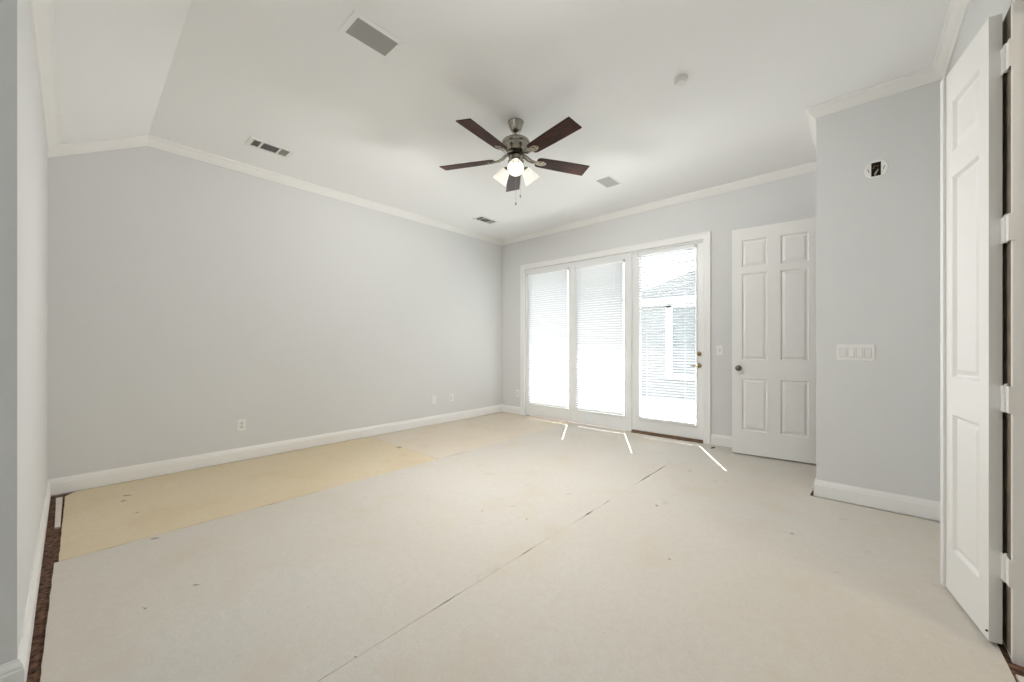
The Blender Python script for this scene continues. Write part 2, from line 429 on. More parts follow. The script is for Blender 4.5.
# casings: (a = outward from the opening, b = proud of the wall)
kk = [(0.0, 0.0), (0.0, 0.012), (0.010, 0.015), (0.055, 0.016), (0.066, 0.020), (0.082, 0.020), (0.082, 0.0)]
def casing(name, u0, u1, ztop, fn, z0=0.002):
    pts = [(u1, z0), (u1, ztop), (u0, ztop), (u0, z0)]
    bm = bmesh.new(); sweep(bm, pts, kk, fn); return struct(name, bm, TRIM)
casing('trim_9', 0.523, 3.308, 2.436, lambda u, z, b: (u, -b, z))
casing('trim_10', -0.95 - 0.005, -0.185, 2.42, lambda u, z, b: (XB - b * 0.35, u, z))
GAP_BROWN = mat('gap_shade_brown', (0.19, 0.145, 0.10), 0.85, var=0.3, vscale=14)  # dark brown puts the shade of the gap behind the folded leaf into colour
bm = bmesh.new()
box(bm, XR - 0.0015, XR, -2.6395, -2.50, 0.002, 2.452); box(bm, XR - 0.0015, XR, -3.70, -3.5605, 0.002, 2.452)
struct('trim_11', bm, GAP_BROWN)
# jambs of the two doorways, with stops
bm = bmesh.new()
box(bm, XR - 0.002, XR + 0.142, -2.662, -2.6405, FB, 2.462, 0.003); box(bm, XR - 0.002, XR + 0.142, -3.5595, -3.538, FB, 2.462, 0.003)
box(bm, XR - 0.002, XR + 0.142, -3.5595, -2.6405, 2.442, 2.4615, 0.003)
box(bm, XR + 0.042, XR + 0.085, -2.674, -2.662, FB, 2.442, 0.003); box(bm, XR + 0.042, XR + 0.085, -3.538, -3.526, FB, 2.442, 0.003)
struct('trim_12', bm, TRIM)
bm = bmesh.new()
box(bm, XB - 0.002, XB + 0.102, -0.2095, -0.1905, FB, 2.43, 0.003); box(bm, XB - 0.002, XB + 0.102, -0.9595, -0.9405, FB, 2.43, 0.003)
box(bm, XB - 0.002, XB + 0.102, -0.9595, -0.1905, 2.412, 2.4295, 0.003)
struct('trim_13', bm, TRIM)

# ------------------------------------------------------------------ glazed wall: two fixed lights and a door
YF, YT = 0.020, 0.065           # room face and outside face of the sashes
def sash(bm, x0, x1, z0, z1, gx0, gx1, gz0, gz1):
    """slab with a glazed opening and a bevelled glazing bead"""
    def loop(y, a, b, c, d): return [bm.verts.new(p) for p in ((a, y, c), (b, y, c), (b, y, d), (a, y, d))]
    def bridge(p, q):
        for i in range(4): bm.faces.new((p[i], p[(i + 1) % 4], q[(i + 1) % 4], q[i]))
    o = 0.024
    ro = loop(YF, x0, x1, z0, z1); r1 = loop(YF, gx0 - o, gx1 + o, gz0 - o, gz1 + o)
    r2 = loop(YF - 0.008, gx0 - o + 0.004, gx1 + o - 0.004, gz0 - o + 0.004, gz1 + o - 0.004)
    r3 = loop(YF - 0.006, gx0 - 0.006, gx1 + 0.006, gz0 - 0.006, gz1 + 0.006)
    r4 = loop(YF + 0.006, gx0, gx1, gz0, gz1); r5 = loop(YT, gx0, gx1, gz0, gz1); r6 = loop(YT, x0, x1, z0, z1)
    for p, q in ((ro, r1), (r1, r2), (r2, r3), (r3, r4), (r4, r5), (r5, r6), (r6, ro)): bridge(p, q)
def pane(parent, gx0, gx1, gz0, gz1):
    bm = bmesh.new(); box(bm, gx0 + 0.001, gx1 - 0.001, 0.046, 0.051, gz0 + 0.001, gz1 - 0.001)
    return obj('glass_pane', bm, GLASS, parent)
G = [(0.602, 1.376, 0.208, 2.318), (1.532, 2.286, 0.208, 2.310), (2.513, 3.212, 0.205, 2.352)]
bm = bmesh.new(); sash(bm, 0.5245, 1.4545, 0.004, 2.435, *G[0])
w1 = struct('window_1', bm, UNITP, 'white fixed glazed panel beside the room corner, leftmost of three', 'window'); pane(w1, *G[0])
bm = bmesh.new(); sash(bm, 1.4565, 2.372, 0.004, 2.435, *G[1])
w2 = struct('window_2', bm, UNITP, 'white fixed glazed panel between the corner panel and the glazed door', 'window'); pane(w2, *G[1])
bm = bmesh.new(); box(bm, 2.3735, 2.401, 0.006, 0.10, 0.004, 2.435, 0.004); struct('trim_14', bm, UNITP)
bm = bmesh.new(); box(bm, 2.402, 3.307, -0.022, 0.13, FB + 0.001, 0.014, 0.003); box(bm, 2.402, 3.307, 0.004, 0.10, 0.014, 0.029, 0.003)
struct('trim_15', bm, SILL)
bm = bmesh.new(); box(bm, 2.402, 3.307, 0.012, 0.13, 2.414, 2.435, 0.002); struct('trim_16', bm, UNITP)
bm = bmesh.new(); sash(bm, 2.4045, 3.3035, 0.034, 2.411, *G[2])
d1 = struct('door_1', bm, UNITP, 'white glazed patio door with brass deadbolt and lever, behind a blind', 'door'); pane(d1, *G[2])
RX = Matrix.Rotation(math.pi / 2, 4, 'X')
def at(x, y, z): return Matrix.Translation((x, y, z))
bm = bmesh.new()
lathe(bm, [(0.0, -0.008), (0.024, -0.008), (0.028, -0.002), (0.026, 0.006), (0.016, 0.012), (0.0, 0.012)][1:], 24, at(3.254, YF - 0.008, 1.068) @ RX)
box(bm, -0.004, 0.004, -0.022, 0, -0.016, 0.016, 0.002, at(3.254, YF - 0.018, 1.068))
obj('deadbolt', bm, BRASS, d1, True)
bm = bmesh.new()
lathe(bm, [(0.029, -0.006), (0.029, 0.003), (0.022, 0.008), (0.012, 0.012), (0.011, 0.04)], 24, at(3.254, YF - 0.006, 0.926) @ RX)
tube(bm, [(3.254, YF - 0.044, 0.926), (3.235, YF - 0.05, 0.927), (3.205, YF - 0.05, 0.924), (3.168, YF - 0.046, 0.921)], [0.012, 0.011, 0.009, 0.008])
obj('door_lever', bm, BRASS, d1, True)
for z in (2.19, 1.608, 0.959, 0.377):
    bm = bmesh.new(); tube(bm, [(2.402, 0.004, z - 0.05), (2.402, 0.004, z + 0.05)], 0.0085, 12)
    box(bm, 2.402, 2.418, 0.012, YF + 0.001, z - 0.048, z + 0.048); obj('hinge', bm, UNITP, d1, True)
for z in (1.068, 0.926):
    bm = bmesh.new(); box(bm, 3.3032, 3.3062, YF + 0.004, YF + 0.036, z - 0.03, z + 0.03); obj('strike_plate', bm, BRASS, d1)

# unseen window added to the alcove end wall to bring in fill daylight
bm = bmesh.new()
for a in ((3.252, 3.312, 1.002, 2.248), (4.488, 4.548, 1.002, 2.248), (3.312, 4.488, 1.002, 1.062), (3.312, 4.488, 2.188, 2.248), (3.312, 4.488, 1.605, 1.645)):
    box(bm, a[0], a[1], YE - 0.085, YE - 0.035, a[2], a[3], 0.004)
w3 = struct('fill_window', bm, UNITP)
bm = bmesh.new(); box(bm, 3.305, 4.495, YE - 0.062, YE - 0.057, 1.055, 2.195); obj('glass_pane', bm, GLASS, w3)

# ------------------------------------------------------------------ blinds
def blind(idx, label, g, tilt, zbot, tassel=None, wand=None):
    x0, x1 = g[0] - 0.004, g[1] + 0.001
    ztop = g[3] + 0.004
    root = thing('venetian_blind', label, 'blind', ((x0 + x1) / 2, 0, g[2]), 'white venetian blinds over the glazed wall')
    ox, oz = root.location.x, root.location.z
    M = at(-ox, 0, -oz)
    def put(name, bm, m, smooth=False):
        bm.transform(M); return obj(name, bm, m, root, smooth)
    bm = bmesh.new(); box(bm, x0 - 0.004, x1 + 0.006, -0.024, 0.010, ztop, ztop + 0.036, 0.003); put('headrail', bm, UNITP)
    sp, hw = 0.0345, 0.020
    n = int(round((ztop - 0.018 - (zbot + 0.024)) / sp)); sp = (ztop - 0.018 - (zbot + 0.024)) / n
    bm = bmesh.new()
    for i in range(n + 1):
        z = ztop - 0.018 - i * sp
        a = math.radians(tilt + random.uniform(-1.2, 1.2)); c, s = math.cos(a), math.sin(a)
        up, lo = [], []
        for q in (-1, -0.34, 0.34, 1):
            crown = 0.0022 * (1 - q * q)
            y, h = -0.010 + q * hw * c + crown * s, -q * hw * s + crown * c
            up.append((y, z + h + 0.0005)); lo.append((y, z + h - 0.0005))
        poly = up + lo[::-1]
        prism(bm, poly, lambda u, v, b: (b, u, v), x0, x1)
    put('slats', bm, SLAT)
    bm = bmesh.new(); box(bm, x0, x1, -0.020, 0.010, zbot, zbot + 0.016, 0.003); put('bottom_rail', bm, UNITP)
    bm = bmesh.new()
    for f in (0.16, 0.84):
        xx = x0 + (x1 - x0) * f
        for yy in (-0.0245, 0.0115): box(bm, xx - 0.0008, xx + 0.0008, yy - 0.0006, yy + 0.0006, zbot + 0.01, ztop)
    put('ladder_cord', bm, UNITP)
    if wand:
        bm = bmesh.new(); tube(bm, [(wand, -0.034, ztop + 0.005), (wand, -0.036, 0.95)], 0.0016, 6); put('wand_hook', bm, PLASTIC)
        bm = bmesh.new(); tube(bm, [(wand, -0.036, 0.95), (wand, -0.036, 0.55)], 0.0045, 8); put('wand', bm, mat('clear_wand', (0.42, 0.42, 0.42), 0.3))
    if tassel:
        bm = bmesh.new()
        for dx in (-0.010, 0.010): tube(bm, [(tassel + dx, -0.032, ztop), (tassel + dx, -0.033, 0.62 + dx * 3)], 0.0013, 6)
        cd = put('lift_cord', bm, PLASTIC)
        for dx in (-0.010, 0.010):
            bm = bmesh.new(); lathe(bm, [(0.002, 0.0), (0.006, -0.008), (0.008, -0.035), (0.003, -0.04)], 12, at(tassel + dx, -0.033, 0.62 + dx * 3))
            bm.transform(M); obj('tassel', bm, mat('tassel_grey', (0.55, 0.54, 0.52), 0.5), cd, True)
    for xx in (x0 - 0.004, x1 + 0.006):
        bm = bmesh.new(); box(bm, xx - 0.006, xx + 0.006, -0.026, 0.0105, ztop - 0.002, ztop + 0.040, 0.002)
        put('end_bracket', bm, mat('bracket_grey', (0.60, 0.60, 0.58), 0.5))
    return root
blind(0, 'white blind on the fixed panel nearest the corner, grey wand at its side', G[0], 44, 0.210, wand=1.337)
blind(1, 'white blind on the middle glazed panel, with hanging lift cord tassels', G[1], 45, 0.210, tassel=2.235)
blind(2, 'white blind on the glazed door, neighbouring house showing between its slats', G[2], 16, 0.203, tassel=None)

# ------------------------------------------------------------------ panelled doors
def panel_slab(Wd, Hd, T, cols, rows):
    """slab in x 0..Wd, y 0..T, z 0..Hd with raised panels on both faces"""
    bm = bmesh.new()
    xs = sorted({0, Wd, *[c for p in cols for c in p]}); zs = sorted({0, Hd, *[c for p in rows for c in p]})
    pan = []
    for y in (0, T):
        g = [[bm.verts.new((x, y, z)) for z in zs] for x in xs]
        for i in range(len(xs) - 1):
            for j in range(len(zs) - 1):
                f = bm.faces.new((g[i][j], g[i + 1][j], g[i + 1][j + 1], g[i][j + 1]) if y == 0 else (g[i][j], g[i][j + 1], g[i + 1][j + 1], g[i + 1][j]))
                cx, cz = (xs[i] + xs[i + 1]) / 2, (zs[j] + zs[j + 1]) / 2
                if any(a < cx < b for a, b in cols) and any(a < cz < b for a, b in rows): pan.append(f)
    bm.normal_update()
    r = {}
    bd = [e for e in bm.edges if len(e.link_faces) == 1]
    bmesh.ops.bridge_loops(bm, edges=bd)
    bmesh.ops.recalc_face_normals(bm, faces=bm.faces[:]); bm.normal_update()
    bmesh.ops.inset_individual(bm, faces=pan, thickness=0.004, depth=-0.003)
    bmesh.ops.inset_individual(bm, faces=pan, thickness=0.010, depth=-0.010)
    bmesh.ops.inset_individual(bm, faces=pan, thickness=0.010, depth=0.0)
    bmesh.ops.inset_individual(bm, faces=pan, thickness=0.030, depth=0.0095)
    return bm

# six-panel closet door, swung open towards the back wall
A = Vector((3.668, -0.261)); dv = Vector((0.705, 0.065)).normalized()
Wl = 0.754
bm = panel_slab(Wl, 2.40, 0.035, [(0.092, 0.321), (0.433, 0.662)], [(0.249, 0.801), (1.0, 1.918), (1.988, 2.275)])
ML = Matrix.Translation((A.x, A.y, 0.016)) @ Matrix.Rotation(math.atan2(dv.y, dv.x), 4, 'Z')
bm.transform(ML)
d2 = struct('door_2', bm, DOORP, 'white six-panel door standing open against the back wall, dark knob', 'door')
for sy, yy in ((1, 0.0), (-1, 0.035)):
    bm = bmesh.new()
    lathe(bm, [(0.030, 0.0), (0.030, 0.004), (0.024, 0.009), (0.011, 0.013), (0.010, 0.030), (0.020, 0.036), (0.027, 0.046), (0.027, 0.056), (0.018, 0.064), (0.006, 0.066)], 24,
          ML @ at(0.062, yy, 0.912) @ (RX if sy == 1 else Matrix.Rotation(-math.pi / 2, 4, 'X')))
    obj('door_knob', bm, IRON, d2, True)
bm = bmesh.new(); box(bm, -0.001, 0.001, 0.006, 0.029, 0.88, 0.945, 0, ML); obj('latch_plate', bm, BRASS, d2)
for z in (0.30, 1.2, 2.15):
    bm = bmesh.new(); tube(bm, [ML @ Vector((Wl + 0.008, 0.044, z - 0.05)), ML @ Vector((Wl + 0.008, 0.044, z + 0.05))], 0.007, 10)
    box(bm, Wl - 0.001, Wl + 0.002, 0.004, 0.04, z - 0.048, z + 0.048, 0, ML); obj('hinge', bm, HINGE, d2, True)

# narrow three-panel leaf of the entry, folded back along the right wall
N0 = Vector((5.072, -2.598)); dv = Vector((-0.070, 0.408)).normalized()
bm = panel_slab(0.414, 2.444, 0.0355, [(0.078, 0.330)], [(0.206, 0.836), (1.010, 1.940), (2.058, 2.290)])
# local x runs along the leaf from the hinge, local y from the room face to the back
MR = Matrix(((dv.x, dv.y, 0, N0.x), (dv.y, -dv.x, 0, N0.y), (0, 0, 1, 0.012), (0, 0, 0, 1)))
bm.transform(MR)
d3 = struct('door_3', bm, DOORP, 'narrow white three-panel door leaf folded back at the right, painted hinges', 'door')
bm = bmesh.new(); box(bm, 0.400, 0.436, -0.010, 0.0, 0.0, 2.444, 0.003, MR); obj('astragal', bm, DOORP, d3)
for z in (2.262, 1.612, 0.966, 0.320):
    bm = bmesh.new()
    pc = MR @ Vector((-0.020, 0.0335, 0)); cx, cy = pc.x + 0.006, pc.y
    cx, cy = 5.111, -2.622
    for s in range(5):
        z0 = z - 0.051 + s * 0.0205; tube(bm, [(cx, cy, z0 + 0.0006), (cx, cy, z0 + 0.0198)], 0.0082, 14)
    lathe(bm, [(0.006, 0.0), (0.006, 0.004), (0.002, 0.007)], 12, at(cx, cy, z + 0.0515))
    box(bm, -0.0022, -0.0004, 0.004, 0.0345, z - 0.012 - 0.051, z - 0.012 + 0.051, 0, MR)
    box(bm, -0.019, -0.001, 0.029, 0.0325, z - 0.012 - 0.050, z - 0.012 + 0.050, 0, MR)
    box(bm, cx, XR + 0.007, -2.6645, -2.6620, z - 0.051, z + 0.051)
    box(bm, cx - 0.002, cx + 0.002, -2.664, cy, z - 0.050, z + 0.050)
    hg = obj('hinge', bm, [HINGE, DOORP], d3, True)
    for p in hg.data.polygons:
        if abs(p.center.x - cx) > 0.0095 or abs(p.center.y - cy) > 0.0095: p.material_index = 1
bm = bmesh.new(); lathe(bm, [(0.004, 0.0), (0.004, 0.004), (0.002, 0.006)], 10, MR @ at(0.006, -0.001, 0.036) @ RX); obj('door_pin', bm, DARK, d3)

# ------------------------------------------------------------------ ceiling fan
FX, FY = 2.585, -2.575
fan = thing('ceiling_fan', 'brushed nickel ceiling fan with five dark wood blades and three lit glass shades', 'ceiling fan', (FX, FY, HC))
def fz(z): return z - HC
bm = bmesh.new(); lathe(bm, [(0.066, 0.0), (0.066, -0.008), (0.062, -0.014), (0.056, -0.034), (0.046, -0.060), (0.038, -0.074), (0.026, -0.082), (0.018, -0.084)], 36); obj('canopy', bm, NICKEL, fan, True)
bm = bmesh.new(); lathe(bm, [(0.0125, -0.080), (0.0125, -0.135)], 20)
lathe(bm, [(0.021, -0.118), (0.023, -0.124), (0.023, -0.136), (0.018, -0.142)], 24); obj('downrod', bm, NICKEL, fan, True)
bm = bmesh.new(); lathe(bm, [(0.020, -0.132), (0.052, -0.136), (0.090, -0.146), (0.112, -0.160), (0.117, -0.172), (0.114, -0.184), (0.108, -0.190), (0.110, -0.196), (0.104, -0.214), (0.090, -0.236), (0.080, -0.248), (0.060, -0.252)], 48)
obj('motor_housing', bm, NICKEL, fan, True)
bm = bmesh.new(); lathe(bm, [(0.070, -0.250), (0.070, -0.268), (0.050, -0.270)], 36); obj('flywheel', bm, mat('flywheel_black', (0.02, 0.018, 0.016), 0.5), fan, True)
bm = bmesh.new(); lathe(bm, [(0.046, -0.268), (0.056, -0.276), (0.060, -0.292), (0.058, -0.312), (0.066, -0.322), (0.066, -0.332), (0.052, -0.350), (0.028, -0.362), (0.012, -0.366)], 36)
obj('switch_housing', bm, NICKEL, fan, True)

def blade_bm():
    bm = bmesh.new()
    half = [(0.185, 0.040), (0.195, 0.050), (0.215, 0.056), (0.26, 0.0585), (0.40, 0.064), (0.655, 0.068), (0.660, 0.066)]
    poly = [(x, y) for x, y in half] + [(x, -y) for x, y in reversed(half)]
    prism(bm, poly, xy, -0.003, 0.003)
    uv = bm.loops.layers.uv.new('UVMap')
    for f in bm.faces:
        for lp in f.loops: lp[uv].uv = (lp.vert.co.x, lp.vert.co.y)
    return bm
def iron_bm():
    bm = bmesh.new()
    half = [(0.165, 0.010), (0.185, 0.018), (0.205, 0.028), (0.228, 0.031), (0.250, 0.026), (0.268, 0.014), (0.274, 0.004)]
    poly = [(x, y) for x, y in half] + [(x, -y) for x, y in reversed(half)]
    prism(bm, poly, xy, -0.0085, -0.0032)
    inner = [(0.205 + 0.03 * (x - 0.165) / 0.109 + 0.0, y * 0.55) for x, y in half]
    poly = inner + [(x, -y) for x, y in reversed(inner)]
    prism(bm, poly, xy, -0.0115, -0.0084)
    for x, y in ((0.222, 0.017), (0.222, -0.017), (0.255, 0.0)):
        lathe(bm, [(0.006, -0.0085), (0.006, -0.012), (0.002, -0.0135)], 10, at(x, y, 0))
    tube(bm, [(0.060, 0.012, 0.036), (0.085, 0.014, 0.030), (0.115, 0.014, 0.008), (0.145, 0.010, -0.005), (0.19, 0.008, -0.006)], [0.009, 0.009, 0.008, 0.008, 0.006])
    tube(bm, [(0.060, -0.012, 0.036), (0.085, -0.014, 0.030), (0.115, -0.014, 0.008), (0.145, -0.010, -0.005), (0.19, -0.008, -0.006)], [0.009, 0.009, 0.008, 0.008, 0.006])
    return bm
b0 = obj('blade', blade_bm(), WOOD, fan); i0 = obj('blade_iron', iron_bm(), NICKEL, b0, True)
for q in range(5):
    if q == 0: b, i = b0, i0
    else:
        b = b0.copy(); COL.objects.link(b); b.parent = fan
        i = i0.copy(); COL.objects.link(i); i.parent = b
    a = math.radians(278 + 72 * q)
    b.location = (0, 0, fz(2.712)); b.rotation_euler = (Matrix.Rotation(a, 3, 'Z') @ Matrix.Rotation(math.radians(-12), 3, 'X')).to_euler()
def shade_bm():
    bm = bmesh.new()
    prof = [(0.026, 0.0), (0.034, -0.006), (0.044, -0.035), (0.056, -0.075), (0.066, -0.108), (0.066, -0.112), (0.062, -0.112), (0.052, -0.075), (0.040, -0.035), (0.030, -0.008), (0.022, -0.003)]
    lathe(bm, prof, 36, cap=False)
    return bm
for q, ad in enumerate((311, 71, 191)):
    a = math.radians(ad); dx, dy = math.cos(a), math.sin(a)
    neck = Vector((0.090 * dx, 0.090 * dy, fz(2.640)))
    ax = Vector((0.66 * dx, 0.66 * dy, -0.75)).normalized()
    Q = Matrix.Translation(neck) @ Vector((0, 0, -1)).rotation_difference(ax).to_matrix().to_4x4()
    bm = bmesh.new()
    tube(bm, [(0.045 * dx, 0.045 * dy, fz(2.685)), (0.066 * dx, 0.066 * dy, fz(2.676)), neck + ax * -0.012], [0.009, 0.009, 0.009])
    lathe(bm, [(0.012, 0.018), (0.022, 0.012), (0.029, 0.0), (0.030, -0.012), (0.024, -0.014)], 24, Q); arm = obj('light_arm', bm, NICKEL, fan, True)
    bm = shade_bm(); bm.transform(Q); sh = obj('glass_shade', bm, SHADE, fan, True)
    bm = bmesh.new(); lathe(bm, [(0.012, -0.012), (0.014, -0.030), (0.024, -0.048), (0.030, -0.066), (0.026, -0.082), (0.014, -0.092), (0.004, -0.095)], 24, Q); obj('bulb', bm, BULB, sh, True)
    ld = bpy.data.lights.new('bulb_light', 'SPOT'); ld.energy = 21 if ad == 311 else 35; ld.color = (1.0, 0.995, 0.985); ld.shadow_soft_size = 0.06; ld.spot_size = math.radians(174); ld.spot_blend = 0.6
    lo = bpy.data.objects.new('bulb_light', ld); COL.objects.link(lo); lo.location = Vector((FX, FY, HC)) + neck + ax * 0.175; lo.rotation_euler = ax.to_track_quat('-Z', 'Y').to_euler()
for (px, py, zb) in ((0.0, 0.0, 2.345), (0.030, 0.022, 2.405)):
    bm = bmesh.new(); tube(bm, [(px, py, fz(2.655)), (px, py, fz(zb))], 0.0008, 6); ch = obj('pull_chain', bm, NICKEL, fan)
    bm = bmesh.new(); lathe(bm, [(0.002, fz(zb) + 0.004), (0.006, fz(zb)), (0.007, fz(zb) - 0.012), (0.003, fz(zb) - 0.018)], 12, at(px, py, 0)); obj('chain_pendant', bm, NICKEL, ch, True)

# ------------------------------------------------------------------ ceiling fittings
def frame_bm(bm, x0, x1, y0, y1, w, z0, z1):
    for a in ((x0, x1, y0, y0 + w), (x0, x1, y1 - w, y1), (x0, x0 + w, y0 + w, y1 - w), (x1 - w, x1, y0 + w, y1 - w)): box(bm, *a, z0, z1, 0.0015)
g1 = thing('ceiling_speaker', 'grey mesh rectangular ceiling grille in a white flange near the sloped ceiling', 'ceiling grille', (2.53, -3.81, HC), 'flush grey ceiling grilles')
bm = bmesh.new(); frame_bm(bm, -0.110, 0.110, -0.160, 0.160, 0.033, -0.006, 0.0); obj('flange', bm, CEIL, g1)
bm = bmesh.new(); box(bm, -0.078, 0.078, -0.128, 0.128, -0.0045, 0.0); obj('grille_panel', bm, GRILLE, g1)
g2 = thing('ceiling_speaker', 'grey mesh rectangular ceiling grille between the fan and the glazed door', 'ceiling grille', (2.59, -1.01, HC), 'flush grey ceiling grilles')
bm = bmesh.new(); frame_bm(bm, -0.098, 0.098, -0.148, 0.148, 0.018, -0.005, 0.0); obj('flange', bm, CEIL, g2)
bm = bmesh.new(); box(bm, -0.081, 0.081, -0.131, 0.131, -0.0045, 0.0); obj('grille_panel', bm, mat('pale_grille_mesh', (0.47, 0.47, 0.46), 0.7, bump=0.6, bscale=500), g2)

def register(cx, cy, label):
    r = thing('air_register', label, 'air vent', (cx, cy, HC), 'white ceiling air registers')
    X, Yh = 0.098, 0.178
    bm = bmesh.new(); frame_bm(bm, -X, X, -Yh, Yh, 0.033, -0.007, 0.0)
    for yy in (-0.076, 0.070): box(bm, -0.066, 0.066, yy - 0.008, yy + 0.008, -0.0065, 0.0)
    obj('register_frame', bm, PLASTIC, r)
    bm = bmesh.new(); box(bm, -0.066, 0.066, -0.146, 0.146, -0.0012, 0.0); obj('duct_opening', bm, DUCT, r)
    bm = bmesh.new()
    R = Matrix.Rotation(math.radians(50), 4, 'Y')
    for i in range(7):
        x = -0.056 + i * 0.0187
        box(bm, -0.005, 0.005, -0.066, 0.060, -0.0005, 0.0005, 0, at(x, 0, -0.0055) @ R)
    for lo, hi, s in ((-0.144, -0.086, 1), (0.080, 0.144, -1)):
        n = 5 if s == 1 else 8
        for i in range(n):
            y = lo + (i + 0.5) * (hi - lo) / n
            box(bm, -0.064, 0.064, -0.0055, 0.0055, -0.0005, 0.0005, 0, at(0, y, -0.0055) @ Matrix.Rotation(math.radians(45 * s), 4, 'X'))
    obj('louvers', bm, mat('louver_grey', (0.42, 0.42, 0.40), 0.5), r)
register(0.612, -3.792, 'white three-section ceiling air vent above the long left wall')
register(0.618, -1.000, 'white ceiling air vent close to the far room corner')
sd = thing('smoke_detector', 'small white round smoke detector on the ceiling', 'smoke detector', (3.779, -2.209, HC))
bm = bmesh.new(); lathe(bm, [(0.046, 0.0), (0.046, -0.009), (0.042, -0.010)], 32); obj('mounting_plate', bm, PLASTIC, sd, True)
bm = bmesh.new(); lathe(bm, [(0.039, -0.010), (0.043, -0.014), (0.042, -0.026), (0.034, -0.036), (0.016, -0.039)], 32); lathe(bm, [(0.010, -0.038), (0.009, -0.041)], 16); obj('cover', bm, PLASTIC, sd, True)

# ------------------------------------------------------------------ wall fittings (local: x along wall, -y out into the room, z up)
def plate_bm(w, h, gang_holes=()):
    bm = bmesh.new(); box(bm, -w / 2, w / 2, -0.006, 0.0, -h / 2, h / 2, 0.0025); return bm
def outlet(loc, rz, label, kind='duplex', w=0.074, h=0.116):
    r = thing('wall_outlet' if kind != 'switch' else 'light_switch', label, 'outlet' if kind != 'switch' else 'light switch', loc, 'outlet plates low on the walls' if kind != 'switch' else None, (0, 0, rz))
    obj('cover_plate', plate_bm(w, h), PLASTIC, r)
    if kind == 'duplex':
        for s in (-1, 1):
            bm = bmesh.new(); box(bm, -0.017, 0.017, -0.0085, -0.0055, s * 0.0195 - 0.0145, s * 0.0195 + 0.0145, 0.002); rc = obj('receptacle', bm, mat('receptacle_white', (0.72, 0.71, 0.69), 0.4), r)
            bm = bmesh.new()
            for dx in (-0.0065, 0.0065): box(bm, dx - 0.0014, dx + 0.0014, -0.0088, -0.0080, s * 0.0195 - 0.001, s * 0.0195 + 0.009)
            lathe(bm, [(0.0028, 0.0080), (0.0028, 0.0088)], 10, at(0, 0, s * 0.0195 - 0.007) @ RX); obj('slots', bm, DARK, rc)
        bm = bmesh.new(); lathe(bm, [(0.003, 0.0055), (0.003, 0.0072)], 10, RX); obj('screw', bm, NICKEL, r)
    elif kind == 'blank':
        for s in (-1, 1):
            bm = bmesh.new(); lathe(bm, [(0.003, 0.0055), (0.003, 0.0072)], 10, at(0, 0, s * 0.042) @ RX); obj('screw', bm, PLASTIC, r)
    elif kind == 'switch':
        bm = bmesh.new(); box(bm, -0.008, 0.008, -0.0075, -0.0055, -0.014, 0.014, 0.001); obj('switch_collar', bm, mat('switch_collar', (0.66, 0.65, 0.62), 0.4), r)
        bm = bmesh.new(); box(bm, -0.0045, 0.0045, -0.018, -0.006, -0.003, 0.009, 0.001); obj('toggle', bm, mat('toggle_grey', (0.50, 0.49, 0.47), 0.4), r)
    return r
HP = math.pi / 2
outlet((0, -3.875, 0.358), HP, 'white duplex outlet alone on the long left wall')
outlet((0, -1.474, 0.364), HP, 'plain white blank plate, one of two on the left wall near the corner', 'blank')
outlet((0, -1.145, 0.364), HP, 'white duplex outlet beside the blank plate, nearest the corner on the left wall')
outlet((0.365, 0, 0.357), 0, 'small white outlet on the back wall between corner and glazed panels')
outlet((3.487, 0, 1.113), 0, 'single white toggle switch between the glazed door and the six-panel door', 'switch')
sw = thing('light_switch', 'wide white four-gang rocker switch plate on the grey closet wall', 'light switch', (4.6725, YB, 1.117))
obj('cover_plate', plate_bm(0.209, 0.117), PLASTIC, sw)
for q in range(4):
    x = -0.069 + 0.046 * q
    bm = bmesh.new(); frame_bm2 = [(-0.0185, 0.0185, 0.0320, 0.0345), (-0.0185, 0.0185, -0.0345, -0.0320), (-0.0185, -0.0165, -0.032, 0.032), (0.0165, 0.0185, -0.032, 0.032)]
    up = q in (0, 2, 3)
    M_ = at(x, -0.0062, 0) @ Matrix.Rotation(math.radians(4.5 if up else -4.5), 4, 'X')
    box(bm, -0.0160, 0.0160, -0.0045, 0.001, -0.0325, 0.0325, 0.001, M_); rk = obj('rocker', bm, PLASTIC, sw)
    bm = bmesh.new()
    for a in frame_bm2: box(bm, x + a[0], x + a[1], -0.0066, -0.0058, a[2], a[3])
    obj('rocker_gap', bm, mat('gap_grey', (0.40, 0.39, 0.37), 0.6), rk)
# open junction box
jb = thing('junction_box', 'open round junction box with a white ring and bare wires high on the closet wall', 'electrical box', (JB[0], YB, JB[1]))
bm = bmesh.new(); seg = 40
def rect_pt(a, hx, hz):
    c, s = math.cos(a), math.sin(a); t = min(hx / abs(c) if abs(c) > 1e-6 else 9, hz / abs(s) if abs(s) > 1e-6 else 9); return (c * t, s * t)
angs = sorted({2 * math.pi * i / seg for i in range(seg)} | {math.atan2(sz * 0.05, sx * 0.026) % (2 * math.pi) for sx in (-1, 1) for sz in (-1, 1)})
rings = []
for y, kind in ((0.0, 'o'), (-0.004, 'o'), (-0.006, 'o2'), (-0.006, 'i'), (0.0, 'i')):
    ring = []
    for a in angs:
        if kind == 'i': px, pz = rect_pt(a, 0.0255, 0.0495)
        else: rr = 0.0625 if kind == 'o' else 0.0605; px, pz = rr * math.cos(a), rr * 1.04 * math.sin(a)
        ring.append(bm.verts.new((px, y, pz)))
    rings.append(ring)
for ra, rb in zip(rings, rings[1:] + rings[:1]):
    for i in range(len(angs)): bm.faces.new((ra[i], ra[(i + 1) % len(angs)], rb[(i + 1) % len(angs)], rb[i]))
obj('mounting_ring', bm, PLASTIC, jb)
bm = bmesh.new()
